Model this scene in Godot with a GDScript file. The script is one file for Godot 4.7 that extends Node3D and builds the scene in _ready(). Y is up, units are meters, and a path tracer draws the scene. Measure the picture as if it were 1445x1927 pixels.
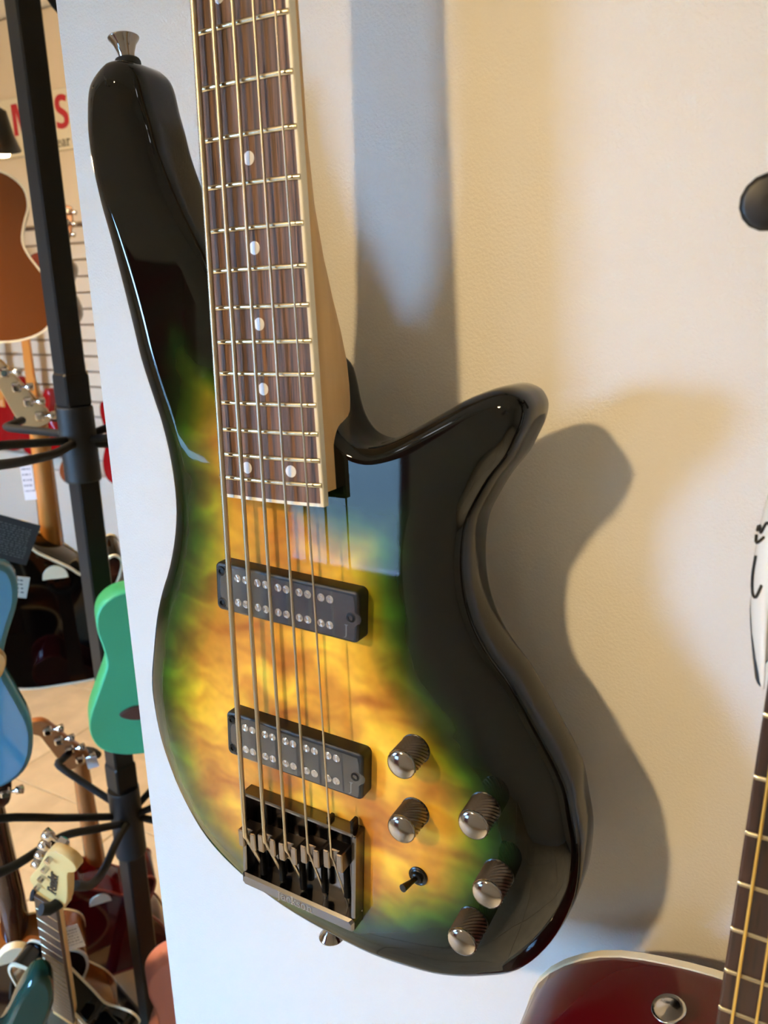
extends Node3D

# ---------------------------------------------------------------- mesh builder
class MB:
	var P := PackedVector3Array()
	var U := PackedVector2Array()
	var G := PackedInt32Array()
	var xf := Transform3D()

	func tri(a: Vector3, b: Vector3, c: Vector3, g := 0, ua := Vector2.ZERO, ub := Vector2.ZERO, uc := Vector2.ZERO) -> void:
		P.append(xf * a); P.append(xf * b); P.append(xf * c)
		U.append(ua); U.append(ub); U.append(uc)
		G.append(g)

	func quad(a: Vector3, b: Vector3, c: Vector3, d: Vector3, g := 0) -> void:
		tri(a, b, c, g)
		tri(a, c, d, g)

	# rings of equal size joined in order; cap: 0 none, 1 fan
	func loft(rings: Array, g := 0, cap_a := true, cap_b := true, creased := false) -> void:
		var n: int = rings[0].size()
		for k in rings.size() - 1:
			var r0: PackedVector3Array = rings[k]
			var r1: PackedVector3Array = rings[k + 1]
			var gg: int = g if g < 0 else (g + k + 1 if creased else g)
			for i in n:
				var j := (i + 1) % n
				quad(r0[i], r1[i], r1[j], r0[j], gg)
		if cap_a:
			fan(rings[0], true)
		if cap_b:
			fan(rings[rings.size() - 1], false)

	func fan(r: PackedVector3Array, flip: bool) -> void:
		var c := Vector3.ZERO
		for p in r:
			c += p
		c /= r.size()
		for i in r.size():
			var j := (i + 1) % r.size()
			if flip:
				tri(c, r[i], r[j], -1)
			else:
				tri(c, r[j], r[i], -1)

	# profile of (radius, y) turned about y
	func lathe(prof: Array, n := 24, smooth := false) -> void:
		var rings := []
		for q in prof:
			var r := PackedVector3Array()
			for i in n:
				var a := TAU * i / n
				r.append(Vector3(q[0] * cos(a), q[1], q[0] * sin(a)))
			rings.append(r)
		loft(rings, 0, true, true, not smooth)

	func tube(path: Array, radii, sides := 8, g := 0) -> void:
		var rings := []
		var up := Vector3.UP
		var t0: Vector3 = (path[1] - path[0]).normalized()
		if absf(t0.dot(up)) > 0.9:
			up = Vector3.RIGHT
		var side := t0.cross(up).normalized()
		for k in path.size():
			var a: Vector3 = path[maxi(k - 1, 0)]
			var b: Vector3 = path[mini(k + 1, path.size() - 1)]
			var t := (b - a).normalized()
			side = (side - t * side.dot(t)).normalized()
			var o := t.cross(side)
			var rad: float = radii[k] if radii is Array else radii
			var r := PackedVector3Array()
			for i in sides:
				var an := TAU * i / sides
				r.append(path[k] + (side * cos(an) + o * sin(an)) * rad)
			rings.append(r)
		loft(rings, g)

	# chamfered box
	func box(c: Vector3, s: Vector3, b := 0.0) -> void:
		var h := s * 0.5
		b = minf(b, minf(h.x, minf(h.y, h.z)) * 0.9)
		var rings := []
		var lv := [[-h.z, b], [-h.z + b, 0.0], [h.z - b, 0.0], [h.z, b]] if b > 0.0 else [[-h.z, 0.0], [h.z, 0.0]]
		for q in lv:
			var x: float = h.x - q[1]
			var y: float = h.y - q[1]
			var r := PackedVector3Array()
			if b > 0.0:
				var e := b
				for p in [Vector2(x, y - e), Vector2(x - e, y), Vector2(-x + e, y), Vector2(-x, y - e), Vector2(-x, -y + e), Vector2(-x + e, -y), Vector2(x - e, -y), Vector2(x, -y + e)]:
					r.append(c + Vector3(p.x, p.y, q[0]))
			else:
				for p in [Vector2(x, y), Vector2(-x, y), Vector2(-x, -y), Vector2(x, -y)]:
					r.append(c + Vector3(p.x, p.y, q[0]))
			rings.append(r)
		loft(rings, -1)

	# closed outline in xy pushed along z: prof = [[z, inset], ...]; width: optional factor per point for the insets
	func extrude(poly: PackedVector2Array, prof: Array, g := 0, width = null, uvf = null) -> void:
		var nn: PackedVector2Array = MB.inward(poly)
		var rings := []
		for q in prof:
			var r := PackedVector3Array()
			for i in poly.size():
				var f: float = width[i] if (width != null and q.size() > 2) else 1.0
				var p: Vector2 = poly[i] + nn[i] * (q[1] * f)
				r.append(Vector3(p.x, p.y, q[0]))
			rings.append(r)
		var n := poly.size()
		for k in rings.size() - 1:
			for i in n:
				var j := (i + 1) % n
				var a: Vector3 = rings[k][i]
				var b: Vector3 = rings[k + 1][i]
				var c: Vector3 = rings[k + 1][j]
				var d: Vector3 = rings[k][j]
				if uvf != null:
					tri(a, b, c, g, uvf.call(a), uvf.call(b), uvf.call(c))
					tri(a, c, d, g, uvf.call(a), uvf.call(c), uvf.call(d))
				else:
					quad(a, b, c, d, g)
		flat_cap(rings[0], true, uvf)
		flat_cap(rings[rings.size() - 1], false, uvf)

	func flat_cap(r: PackedVector3Array, first: bool, uvf) -> void:
		var p2 := PackedVector2Array()
		var area := 0.0
		for i in r.size():
			p2.append(Vector2(r[i].x, r[i].y))
			var q := r[(i + 1) % r.size()]
			area += r[i].x * q.y - q.x * r[i].y
		var t := Geometry2D.triangulate_polygon(p2)
		for k in range(0, t.size(), 3):
			var a := r[t[k]]
			var b := r[t[k + 1]]
			var c := r[t[k + 2]]
			var s := (b.x - a.x) * (c.y - a.y) - (c.x - a.x) * (b.y - a.y)
			if ((s > 0.0) == (area > 0.0)) == first:
				var sw := b
				b = c
				c = sw
			if uvf != null:
				tri(a, c, b, -1, uvf.call(a), uvf.call(c), uvf.call(b))
			else:
				tri(a, c, b, -1)

	static func inward(poly: PackedVector2Array) -> PackedVector2Array:
		var n := poly.size()
		var area := 0.0
		for i in n:
			area += poly[i].cross(poly[(i + 1) % n])
		var s := 1.0 if area > 0.0 else -1.0
		var out := PackedVector2Array()
		for i in n:
			var e0 := (poly[i] - poly[(i + n - 1) % n]).normalized()
			var e1 := (poly[(i + 1) % n] - poly[i]).normalized()
			var m := (Vector2(-e0.y, e0.x) + Vector2(-e1.y, e1.x)) * s
			m = m.normalized()
			var c := maxf(0.5, m.dot(Vector2(-e0.y, e0.x) * s))
			out.append(m / c)
		return out

	func mesh() -> ArrayMesh:
		var vol := 0.0
		for k in range(0, P.size(), 3):
			vol += P[k].dot(P[k + 1].cross(P[k + 2]))
		var o := [0, 1, 2] if vol < 0.0 else [0, 2, 1]
		var st := SurfaceTool.new()
		st.begin(Mesh.PRIMITIVE_TRIANGLES)
		for k in range(0, P.size(), 3):
			st.set_smooth_group(G[k / 3])
			for i in o:
				st.set_uv(U[k + i])
				st.add_vertex(P[k + i])
		st.generate_normals()
		return st.commit()


# ---------------------------------------------------------------- helpers
var M := {}
var used := {}

func numbered(s: String) -> String:
	var n: int = used.get(s, 0)
	used[s] = n + 1
	return s if n == 0 else "%s_%03d" % [s, n]

func tag(o: Node, label: String, category: String, group := "") -> void:
	o.set_meta("label", label)
	o.set_meta("category", category)
	if group:
		o.set_meta("group", group)

func thing(called: String, label: String, category: String, at := Vector3.ZERO, basis_ := Basis(), group := "") -> Node3D:
	var o := Node3D.new()
	o.name = numbered(called)
	add_child(o)
	o.transform = Transform3D(basis_, at)
	tag(o, label, category, group)
	return o

func part(called: String, mb, m: Material, parent: Node3D, at := Transform3D()) -> MeshInstance3D:
	var o := MeshInstance3D.new()
	o.name = called
	o.mesh = mb.mesh() if mb is MB else mb
	o.material_override = m
	o.transform = at
	parent.add_child(o, true)
	return o

func single(called: String, mb, m: Material, label: String, category: String, at := Transform3D(), group := "") -> MeshInstance3D:
	var o := part(numbered(called), mb, m, self, at)
	tag(o, label, category, group)
	return o

func struct(called: String, mb, m: Material) -> MeshInstance3D:
	var o := part(called, mb, m, self)
	o.set_meta("kind", "structure")
	return o

func mat(c: Color, rough := 0.5, metal := 0.0) -> StandardMaterial3D:
	var m := StandardMaterial3D.new()
	m.albedo_color = c
	m.roughness = rough
	m.metallic = metal
	return m

func rgb(r: int, g: int, b: int) -> Color:
	return Color(r / 255.0, g / 255.0, b / 255.0)

func boxmesh(s: Vector3, b := 0.0) -> ArrayMesh:
	var mb := MB.new()
	mb.box(Vector3.ZERO, s, b)
	return mb.mesh()

func curve(pts: Array, k := 4, closed := true) -> PackedVector2Array:
	var out := PackedVector2Array()
	var n := pts.size()
	for i in (n if closed else n - 1):
		var p0: Vector2 = pts[(i + n - 1) % n] if closed else pts[maxi(i - 1, 0)]
		var p1: Vector2 = pts[i]
		var p2: Vector2 = pts[(i + 1) % n]
		var p3: Vector2 = pts[(i + 2) % n] if closed else pts[mini(i + 2, n - 1)]
		for j in k:
			out.append(p1.cubic_interpolate(p2, p0, p3, float(j) / k))
	if not closed:
		out.append(pts[n - 1])
	return out

func vecs(a: Array) -> Array:
	var out := []
	for i in range(0, a.size(), 2):
		out.append(Vector2(a[i], a[i + 1]))
	return out

func path3(a: Array, k := 5) -> Array:
	var out := []
	var n := a.size()
	for i in n - 1:
		for j in k:
			out.append(a[i].cubic_interpolate(a[i + 1], a[maxi(i - 1, 0)], a[mini(i + 2, n - 1)], float(j) / k))
	out.append(a[n - 1])
	return out

func rounded_rect(w: float, h: float, r: float, k := 4) -> PackedVector2Array:
	var out := PackedVector2Array()
	for q in 4:
		var cx := (w / 2 - r) * (1 if q in [0, 3] else -1)
		var cy := (h / 2 - r) * (1 if q < 2 else -1)
		for i in k + 1:
			var a := PI / 2 * (q + float(i) / k)
			out.append(Vector2(cx + r * cos(a), cy + r * sin(a)))
	return out

func noise(f: float, s: int, oct := 3) -> FastNoiseLite:
	var n := FastNoiseLite.new()
	n.seed = s
	n.noise_type = FastNoiseLite.TYPE_SIMPLEX_SMOOTH
	n.frequency = f
	n.fractal_octaves = oct
	return n

func wood_tex(w: int, h: int, a: Color, b: Color, across: float, along: float, s: int, pores := 0.0) -> ImageTexture:
	var n := noise(1.0, s, 4)
	var n2 := noise(1.0, s + 7, 2)
	var im := Image.create(w, h, false, Image.FORMAT_RGB8)
	for y in h:
		for x in w:
			var t := clampf(0.5 + 0.75 * n.get_noise_2d(x * across, y * along), 0.0, 1.0)
			var p := n2.get_noise_2d(x * across * 9.0, y * along * 7.0)
			var c := a.lerp(b, t)
			if pores > 0.0 and p > 0.32:
				c = c.darkened(pores * minf(1.0, (p - 0.32) * 4.0))
			im.set_pixel(x, y, c)
	return ImageTexture.create_from_image(im)

# ---------------------------------------------------------------- scene
func _ready() -> void:
	camera_and_light()
	materials()
	room()
	bass()
	red_acoustic()
	rack()
	background_guitars()
	small_things()

func camera_and_light() -> void:
	var cam := Camera3D.new()
	cam.name = "camera"
	cam.fov = 67.42
	cam.near = 0.01
	add_child(cam)
	cam.transform = Transform3D(Basis(Vector3(0.8809135, -0.01864497, -0.47290989), Vector3(-0.11219937, 0.96251141, -0.24694755), Vector3(0.4597855, 0.27059963, 0.84579734)).orthonormalized(), Vector3(0.24331749, 1.7, 0.42032494))
	var ca := CameraAttributesPhysical.new()
	ca.frustum_focal_length = 17.985
	ca.frustum_focus_distance = 0.5
	ca.exposure_aperture = 8.0
	cam.attributes = ca
	cam.fov = 67.42
	cam.current = true
	var env := Environment.new()
	env.background_mode = Environment.BG_SKY
	var sm := ProceduralSkyMaterial.new()
	sm.sky_top_color = rgb(120, 178, 246)
	sm.sky_horizon_color = rgb(146, 202, 255)
	sm.ground_horizon_color = rgb(142, 194, 244)
	sm.ground_bottom_color = rgb(84, 92, 104)
	sm.energy_multiplier = 122.0
	var sky := Sky.new()
	sky.sky_material = sm
	env.sky = sky
	env.tonemap_mode = Environment.TONE_MAPPER_LINEAR
	env.tonemap_exposure = 0.94
	env.sdfgi_enabled = true
	env.ssao_enabled = true
	env.ssil_enabled = true
	var we := WorldEnvironment.new()
	we.name = "world"
	we.environment = env
	add_child(we)
	# track spotlights: [lamp position, aimed at, energy]
	for q in [[Vector3(-0.64, 2.62, 1.86), Vector3(0.32, 1.43, 0.0), 3.6, 16.5], [Vector3(-2.6, 2.62, 0.6), Vector3(-2.9, 1.2, -2.3), 3.5, 48.0], [Vector3(-1.7, 2.62, 0.3), Vector3(-1.5, 0.6, -0.8), 7.0, 40.0], [Vector3(0.9, 2.62, 1.05), Vector3(0.9, 0.0, 1.08), 20.0, 28.0, 1], [Vector3(-1.5, 2.62, 1.05), Vector3(-1.5, 0.0, 1.08), 20.0, 28.0, 1], [Vector3(-3.4, 2.62, 0.9), Vector3(-3.5, 0.0, 0.8), 11.0, 44.0, 1]]:
		track_lamp(q[0], q[1], q[2], q[3], Color(0.95, 0.97, 1.0) if q.size() > 4 else Color(1.0, 0.86, 0.63))

func track_lamp(at: Vector3, to: Vector3, energy: float, cone: float, tint: Color) -> void:
	var l := thing("track_spotlight", "black can spotlight hanging from the ceiling track", "lamp", at, Basis.looking_at(to - at, Vector3(0, 0, 1)), "ceiling spotlights")
	var black := mat(Color(0.03, 0.03, 0.03), 0.4)
	var mb := MB.new()
	mb.xf = Transform3D(Basis(Vector3.RIGHT, PI / 2), Vector3.ZERO)
	mb.lathe([[0.03, 0.15], [0.045, 0.14], [0.06, 0.02], [0.062, 0.0], [0.056, 0.002], [0.05, 0.03]], 24)
	part("housing", mb, black, l)
	var g := StandardMaterial3D.new()
	g.albedo_color = Color.WHITE
	g.emission_enabled = true
	g.emission = tint
	g.emission_energy_multiplier = 14.0
	var mc := MB.new()
	mc.xf = mb.xf
	mc.lathe([[0.0, 0.012], [0.05, 0.012], [0.05, 0.014], [0.0, 0.014]], 24)
	part("lens", mc, g, l)
	var st := MB.new()
	st.tube([Vector3(0, 0, 0.1), l.basis.inverse() * Vector3(0, 0.33, 0) + Vector3(0, 0, 0.1)], 0.008)
	part("stem", st, black, l)
	var s := SpotLight3D.new()
	s.name = "spot"
	l.add_child(s)
	s.position = Vector3(0, 0, -0.02)
	s.light_color = tint
	s.light_energy = energy
	s.light_size = 0.05
	s.spot_angle = cone
	s.spot_range = 12.0
	s.spot_attenuation = 2.0
	s.spot_angle_attenuation = 1.0
	s.shadow_enabled = true

func materials() -> void:
	# painted wall with orange-peel texture
	var wall := mat(rgb(226, 222, 214), 0.55)
	var nt := NoiseTexture2D.new()
	nt.width = 1024
	nt.height = 1024
	nt.seamless = true
	nt.as_normal_map = true
	nt.bump_strength = 3.0
	nt.noise = noise(0.03, 5, 3)
	wall.normal_enabled = true
	wall.normal_texture = nt
	wall.normal_scale = 1.0
	wall.uv1_triplanar = true
	wall.uv1_world_triplanar = true
	wall.uv1_scale = Vector3.ONE * 13.0
	M.wall = wall
	M.plain_wall = mat(rgb(234, 231, 224), 0.7)
	M.ceiling = mat(rgb(236, 232, 226), 0.8)
	M.slat = mat(rgb(206, 192, 170), 0.5)
	M.groove = mat(rgb(120, 96, 78), 0.7)
	M.white = mat(rgb(235, 235, 232), 0.5)
	M.black = mat(Color(0.02, 0.02, 0.022), 0.42)
	M.foam = mat(Color(0.035, 0.035, 0.038), 0.8)
	M.chrome = mat(Color(0.82, 0.82, 0.84), 0.12, 1.0)
	M.nickel = mat(Color(0.80, 0.76, 0.66), 0.22, 1.0)
	M.dark_nickel = mat(Color(0.60, 0.58, 0.57), 0.12, 1.0)
	M.dark_nickel_satin = mat(Color(0.52, 0.47, 0.42), 0.3, 1.0)
	M.bridge_metal = mat(Color(0.42, 0.41, 0.41), 0.2, 1.0)
	M.black_metal = mat(Color(0.03, 0.03, 0.03), 0.3, 0.4)
	M.cream = mat(rgb(232, 220, 186), 0.45)
	M.binding = mat(rgb(238, 233, 216), 0.4)
	M.pearl = mat(rgb(236, 236, 240), 0.25)
	M.gloss_black = mat(Color(0.012, 0.012, 0.012), 0.05)
	M.maple = mat(rgb(214, 172, 112), 0.4)
	M.maple_gloss = mat(rgb(176, 112, 52), 0.18)
	M.paper = mat(rgb(232, 232, 236), 0.7)

# ---------------------------------------------------------------- the shop
func slab(called: String, a: Vector3, b: Vector3, m: Material) -> MeshInstance3D:
	var mb := MB.new()
	mb.box((a + b) / 2, (b - a).abs(), 0.0)
	return struct(called, mb, m)

func room() -> void:
	var mb := MB.new()
	mb.box(Vector3(0.9833, 1.475, -0.06), Vector3(2.4336, 2.95, 0.12), 0.003)
	struct("wall_main", mb, M.wall)
	# outer shell
	slab("wall_right", Vector3(2.2, 0, -2.6), Vector3(2.35, 2.95, 2.45), M.plain_wall)
	slab("wall_left", Vector3(-7.15, 0, -2.6), Vector3(-7.0, 2.95, 2.45), M.plain_wall)
	slab("ceiling", Vector3(-7.15, 2.95, -2.6), Vector3(2.35, 3.1, 2.45), M.ceiling)
	# wall facing the street: shop window and glazed door
	var wf := MB.new()
	wf.box(Vector3(-4.925, 1.475, 2.375), Vector3(4.15, 2.95, 0.15))
	wf.box(Vector3(-2.40, 0.575, 2.375), Vector3(0.90, 1.15, 0.15))
	wf.box(Vector3(-2.40, 2.55, 2.375), Vector3(0.90, 0.80, 0.15))
	wf.box(Vector3(-1.825, 1.475, 2.375), Vector3(0.25, 2.95, 0.15))
	wf.box(Vector3(-1.36, 2.525, 2.375), Vector3(0.68, 0.85, 0.15))
	wf.box(Vector3(0.64, 1.475, 2.375), Vector3(3.32, 2.95, 0.15))
	struct("wall_front", wf, M.plain_wall)
	var dark := mat(Color(0.10, 0.09, 0.09), 0.5)
	var glass := mat(Color(0.95, 0.98, 1.0, 0.06), 0.02)
	glass.transparency = BaseMaterial3D.TRANSPARENCY_ALPHA
	var fr := MB.new()
	for k in 2:
		fr.box(Vector3(-2.835 + k * 0.87, 1.65, 2.375), Vector3(0.03, 1.0, 0.08), 0.004)
	for y in [1.165, 2.135]:
		fr.box(Vector3(-2.40, y, 2.375), Vector3(0.90, 0.03, 0.08), 0.004)
	var win := struct("window_1", fr, dark)
	part("pane", boxmesh(Vector3(0.84, 0.94, 0.006)), glass, win, Transform3D(Basis(), Vector3(-2.40, 1.65, 2.375)))
	# red door with a low glazed panel
	var df := MB.new()
	for x in [-1.665, -1.055]:
		df.box(Vector3(x, 1.05, 2.375), Vector3(0.07, 2.1, 0.05), 0.004)
	for q in [[0.36, 0.72], [1.65, 0.90]]:
		df.box(Vector3(-1.36, q[0], 2.375), Vector3(0.54, q[1], 0.05), 0.004)
	var door := struct("door_1", df, mat(rgb(120, 20, 30), 0.4))
	part("pane", boxmesh(Vector3(0.54, 0.48, 0.006)), glass, door, Transform3D(Basis(), Vector3(-1.36, 0.96, 2.375)))
	# pavement outside
	slab("trim_1", Vector3(-40, -0.2, 2.45), Vector3(30, -0.05, 30), mat(rgb(84, 70, 50), 0.9))
	# floor and its tiles
	slab("floor", Vector3(-7.15, -0.15, -2.6), Vector3(2.35, -0.012, 2.45), mat(rgb(176, 152, 118), 0.8))
	var fl := get_node("floor")
	var tiles := []
	for k in 4:
		var m := mat(Color(0.84, 0.73, 0.55).lerp(Color(0.87, 0.77, 0.60), k / 3.0), 0.32)
		var t := NoiseTexture2D.new()
		t.width = 256
		t.height = 256
		t.noise = noise(0.01, 40 + k, 4)
		var gr := Gradient.new()
		gr.set_color(0, Color(0.88, 0.87, 0.86))
		gr.set_color(1, Color(1, 1, 1))
		t.color_ramp = gr
		m.albedo_texture = t
		m.uv1_triplanar = true
		m.uv1_scale = Vector3.ONE * 2.0
		tiles.append(m)
	var tile := boxmesh(Vector3(0.596, 0.012, 0.596), 0.0015)
	var rng := RandomNumberGenerator.new()
	rng.seed = 3
	for i in 15:
		for j in 8:
			part("tile", tile, tiles[rng.randi() % 4], fl, Transform3D(Basis(Vector3.UP, (rng.randi() % 4) * PI / 2), Vector3(-6.7 + i * 0.6, -0.006, -2.0 + j * 0.6)))
	# back wall with slats
	var wb := MB.new()
	wb.box(Vector3(-2.4, 1.475, -2.46), Vector3(9.5, 2.95, 0.28))
	struct("wall_back", wb, M.groove)
	var back := get_node("wall_back")
	var slat := boxmesh(Vector3(9.2, 0.068, 0.018), 0.003)
	for k in 16:
		part("slat", slat, M.slat, back, Transform3D(Basis(), Vector3(-2.4, 2.01 - k * 0.076, -2.311)))
	var up := MB.new()
	up.box(Vector3(-2.4, 2.5, -2.29), Vector3(9.2, 0.88, 0.06), 0.003)
	part("soffit", up, mat(rgb(204, 188, 164), 0.7), back)
	var lowp := MB.new()
	lowp.box(Vector3(-2.4, 0.42, -2.305), Vector3(9.2, 0.82, 0.03), 0.003)
	part("lower_panel", lowp, mat(rgb(204, 190, 170), 0.7), back)

# ---------------------------------------------------------------- the bass
func L(u: float, v: float, w: float) -> Vector3:
	return Vector3(u, -v, -w) * 0.001

func fret_v(n: int) -> float:
	return 863.6 * (1.0 - pow(2.0, -n / 12.0))

func half(v: float) -> float:
	return 31.3 + 0.0264 * (v - 600.0)

func string_u(i: int, v: float) -> float:
	var a: float = [-17.0, -9.3, -1.3, 6.0, 13.3][i]
	var b: float = [-31.8, -16.9, -1.4, 14.6, 30.7][i]
	return lerpf(a, b, v / 865.0)

const OUTLINE := [-99, 424.5, -108, 423.5, -113, 425, -119, 429, -124, 434, -127, 441, -129, 451, -130, 462, -129, 478, -126, 496, -122, 514, -117, 539, -112, 565, -108, 586, -102, 606, -96, 625, -92, 647, -91, 670, -94, 691, -101, 713, -110, 732, -117, 751, -123, 775, -128, 799, -128, 819, -125, 842, -118, 865, -109, 885, -96, 905, -81, 919, -61, 931, -41, 939, -16, 946, 17, 951, 40, 953, 62, 952, 84, 949, 102, 943, 118, 935, 131, 927, 142, 915, 152, 898, 159, 881, 164, 864, 166, 847, 166, 831, 163, 815, 160, 801, 154, 788, 146, 775, 138, 762, 129, 748, 118, 735, 110, 722, 105, 708, 103, 694, 103, 680, 105, 667, 110, 656, 117.5, 643, 126, 632, 131, 622, 134, 615, 135, 608, 133, 603, 130, 600, 124, 598, 117, 598.5, 108, 601.5, 100, 605, 91, 610, 80, 616, 68, 622.5, 58, 627, 50, 629, 42, 627.5, 36, 624, 31, 617, 28, 608, 26, 598, 22, 588, 8, 578, -12, 573, -24, 570, -33, 565, -41, 556, -48, 543, -55, 528, -63, 513, -70, 499, -76, 485, -81, 471, -84, 458, -87, 447, -89, 437, -92, 430]

func bevel_at(p: Vector2) -> float:
	# width in mm of the rounded-over edge at a point of the outline
	if p.x < -70 and p.y < 530:
		return 12.0
	if p.x > -70 and p.x < 0 and p.y < 620:
		return 12.0
	if p.x >= 0 and p.x < 62 and p.y < 700:
		return 7.0
	if p.x >= 62 and p.y < 625:
		return 9.0
	if p.x > 60:
		return lerpf(9.0, 26.0, smoothstep(620.0, 680.0, p.y))
	return 19.0

func sunburst(poly: PackedVector2Array) -> ImageTexture:
	# dye of the figured top: amber, olive, green, black towards the rim; u -150..190, v 410..970 at 2 pixels a millimetre
	var gw := 69
	var gh := 113
	var d := PackedFloat32Array()
	d.resize(gw * gh)
	for j in gh:
		for i in gw:
			var p := Vector2(-150 + i * 5.0, 410 + j * 5.0)
			var best := 1e9
			for k in range(0, poly.size(), 2):
				var q := Geometry2D.get_closest_point_to_segment(p, poly[k], poly[(k + 2) % poly.size()])
				best = minf(best, p.distance_squared_to(q))
			best = sqrt(best)
			d[j * gw + i] = best if Geometry2D.is_point_in_polygon(p, poly) else -best
	var n1 := noise(1.0, 11, 3)
	var n2 := noise(1.0, 23, 2)
	var n3 := noise(1.0, 31, 2)
	var im := Image.create(680, 1120, false, Image.FORMAT_RGB8)
	var stops := [[-50.0, rgb(9, 9, 8)], [8.0, rgb(9, 11, 8)], [17.0, rgb(16, 32, 13)], [27.0, rgb(50, 72, 20)], [38.0, rgb(112, 106, 26)], [52.0, rgb(192, 140, 44)], [72.0, rgb(224, 166, 66)], [500.0, rgb(224, 166, 66)]]
	for y in 1120:
		var v := 410.0 + y * 0.5
		for x in 680:
			var u := -150.0 + x * 0.5
			var fx := x * 0.1
			var fy := y * 0.1
			var i := int(fx)
			var j := int(fy)
			i = mini(i, gw - 2)
			j = mini(j, gh - 2)
			fx -= i
			fy -= j
			var k := j * gw + i
			var dd := lerpf(lerpf(d[k], d[k + 1], fx), lerpf(d[k + gw], d[k + gw + 1], fx), fy)
			dd += lerpf(4.0, -17.0, smoothstep(-90.0, 90.0, u)) - maxf(0.0, 628.0 - v) * 0.42 + 14.0 * smoothstep(780.0, 940.0, v) * smoothstep(90.0, 20.0, u) - 6.0 * smoothstep(40.0, 140.0, u)
			var wob := n3.get_noise_2d(u * 0.03, v * 0.03)
			dd += wob * 3.0
			var c: Color = stops[0][1]
			for s in stops.size() - 1:
				if dd >= stops[s][0] and dd < stops[s + 1][0]:
					c = stops[s][1].lerp(stops[s + 1][1], (dd - stops[s][0]) / (stops[s + 1][0] - stops[s][0]))
			# quilted figure
			var wx := n2.get_noise_2d(u * 0.02, v * 0.02) * 16.0
			var q := n1.get_noise_2d((u + wx) * 0.011, (v + wx * 0.8) * 0.026)
			var q2 := n2.get_noise_2d(u * 0.09 + 50.0, v * 0.10)
			var f := 1.0 + 0.30 * q + 0.05 * q2
			c = Color(c.r * f, c.g * f * (0.97 + 0.2 * q), c.b * f)
			im.set_pixel(x, y, c)
	return ImageTexture.create_from_image(im)

const RIDGE := [-124, 430, -120, 470, -117, 494, -112, 514, -106, 538, -99, 565, -93, 590, -87, 615, -74, 634, -45, 642, -18, 644]

# the upper horn is carved: right of its ridge the top falls away towards the neck (u, v in mm, result in mm)
func carve(u: float, v: float) -> float:
	if u > -18.0 or v > 644.0:
		return 0.0
	var p := Vector2(u, v)
	var best := 1e9
	var right := false
	for k in range(0, RIDGE.size() - 2, 2):
		var a := Vector2(RIDGE[k], RIDGE[k + 1])
		var b := Vector2(RIDGE[k + 2], RIDGE[k + 3])
		var q := Geometry2D.get_closest_point_to_segment(p, a, b)
		var d := p.distance_to(q)
		if d < best:
			best = d
			right = (b - a).cross(p - a) < 0.0
	if not right:
		return 0.0
	return 0.17 * best * best / (best + 5.0)

func body_mesh(mb: MB, poly: PackedVector2Array, prof: Array, wid: Array) -> void:
	var nn := MB.inward(poly)
	var uvf := func(p: Vector3) -> Vector2: return Vector2((p.x * 1000 + 150.0) / 340.0, (-p.y * 1000 - 410.0) / 560.0)
	var rings := []
	for q in prof:
		var r := PackedVector3Array()
		for i in poly.size():
			var f: float = wid[i] if q.size() > 2 else 1.0
			var p: Vector2 = poly[i] + nn[i] * (q[1] * f)
			var z: float = q[0]
			var t := clampf((z + 0.031) / 0.016, 0.0, 1.0)
			z -= 0.001 * t * carve(p.x * 1000.0, -p.y * 1000.0)
			r.append(Vector3(p.x, p.y, z))
		rings.append(r)
	var n := poly.size()
	for k in rings.size() - 1:
		for i in n:
			var j := (i + 1) % n
			var a: Vector3 = rings[k][i]
			var b: Vector3 = rings[k + 1][i]
			var c: Vector3 = rings[k + 1][j]
			var d: Vector3 = rings[k][j]
			mb.tri(a, b, c, 0, uvf.call(a), uvf.call(b), uvf.call(c))
			mb.tri(a, c, d, 0, uvf.call(a), uvf.call(c), uvf.call(d))
	var first := mb.P.size()
	mb.flat_cap(rings[0], true, uvf)
	# top: inner ring and a grid of points, joined by Delaunay triangles
	var inner := PackedVector2Array()
	for p in rings[rings.size() - 1]:
		inner.append(Vector2(p.x, p.y))
	var pts := inner.duplicate()
	for j in 72:
		for i in 42:
			var q := Vector2(-0.130 + i * 0.007 + (0.0035 if j % 2 else 0.0), -0.430 - j * 0.0072)
			if not Geometry2D.is_point_in_polygon(q, inner):
				continue
			var near := 1e9
			for p in inner:
				near = minf(near, p.distance_squared_to(q))
			if near > 0.000016:
				pts.append(q)
	var tr := Geometry2D.triangulate_delaunay(pts)
	for k in range(0, tr.size(), 3):
		var a := pts[tr[k]]
		var b := pts[tr[k + 1]]
		var c := pts[tr[k + 2]]
		if not Geometry2D.is_point_in_polygon((a + b + c) / 3.0, inner):
			continue
		if (b - a).cross(c - a) > 0.0:
			var sw := b
			b = c
			c = sw
		var v3 := []
		for p in [a, b, c]:
			v3.append(Vector3(p.x, p.y, -0.015 - 0.001 * carve(p.x * 1000.0, -p.y * 1000.0)))
		mb.tri(v3[0], v3[1], v3[2], 0, uvf.call(v3[0]), uvf.call(v3[1]), uvf.call(v3[2]))

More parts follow.
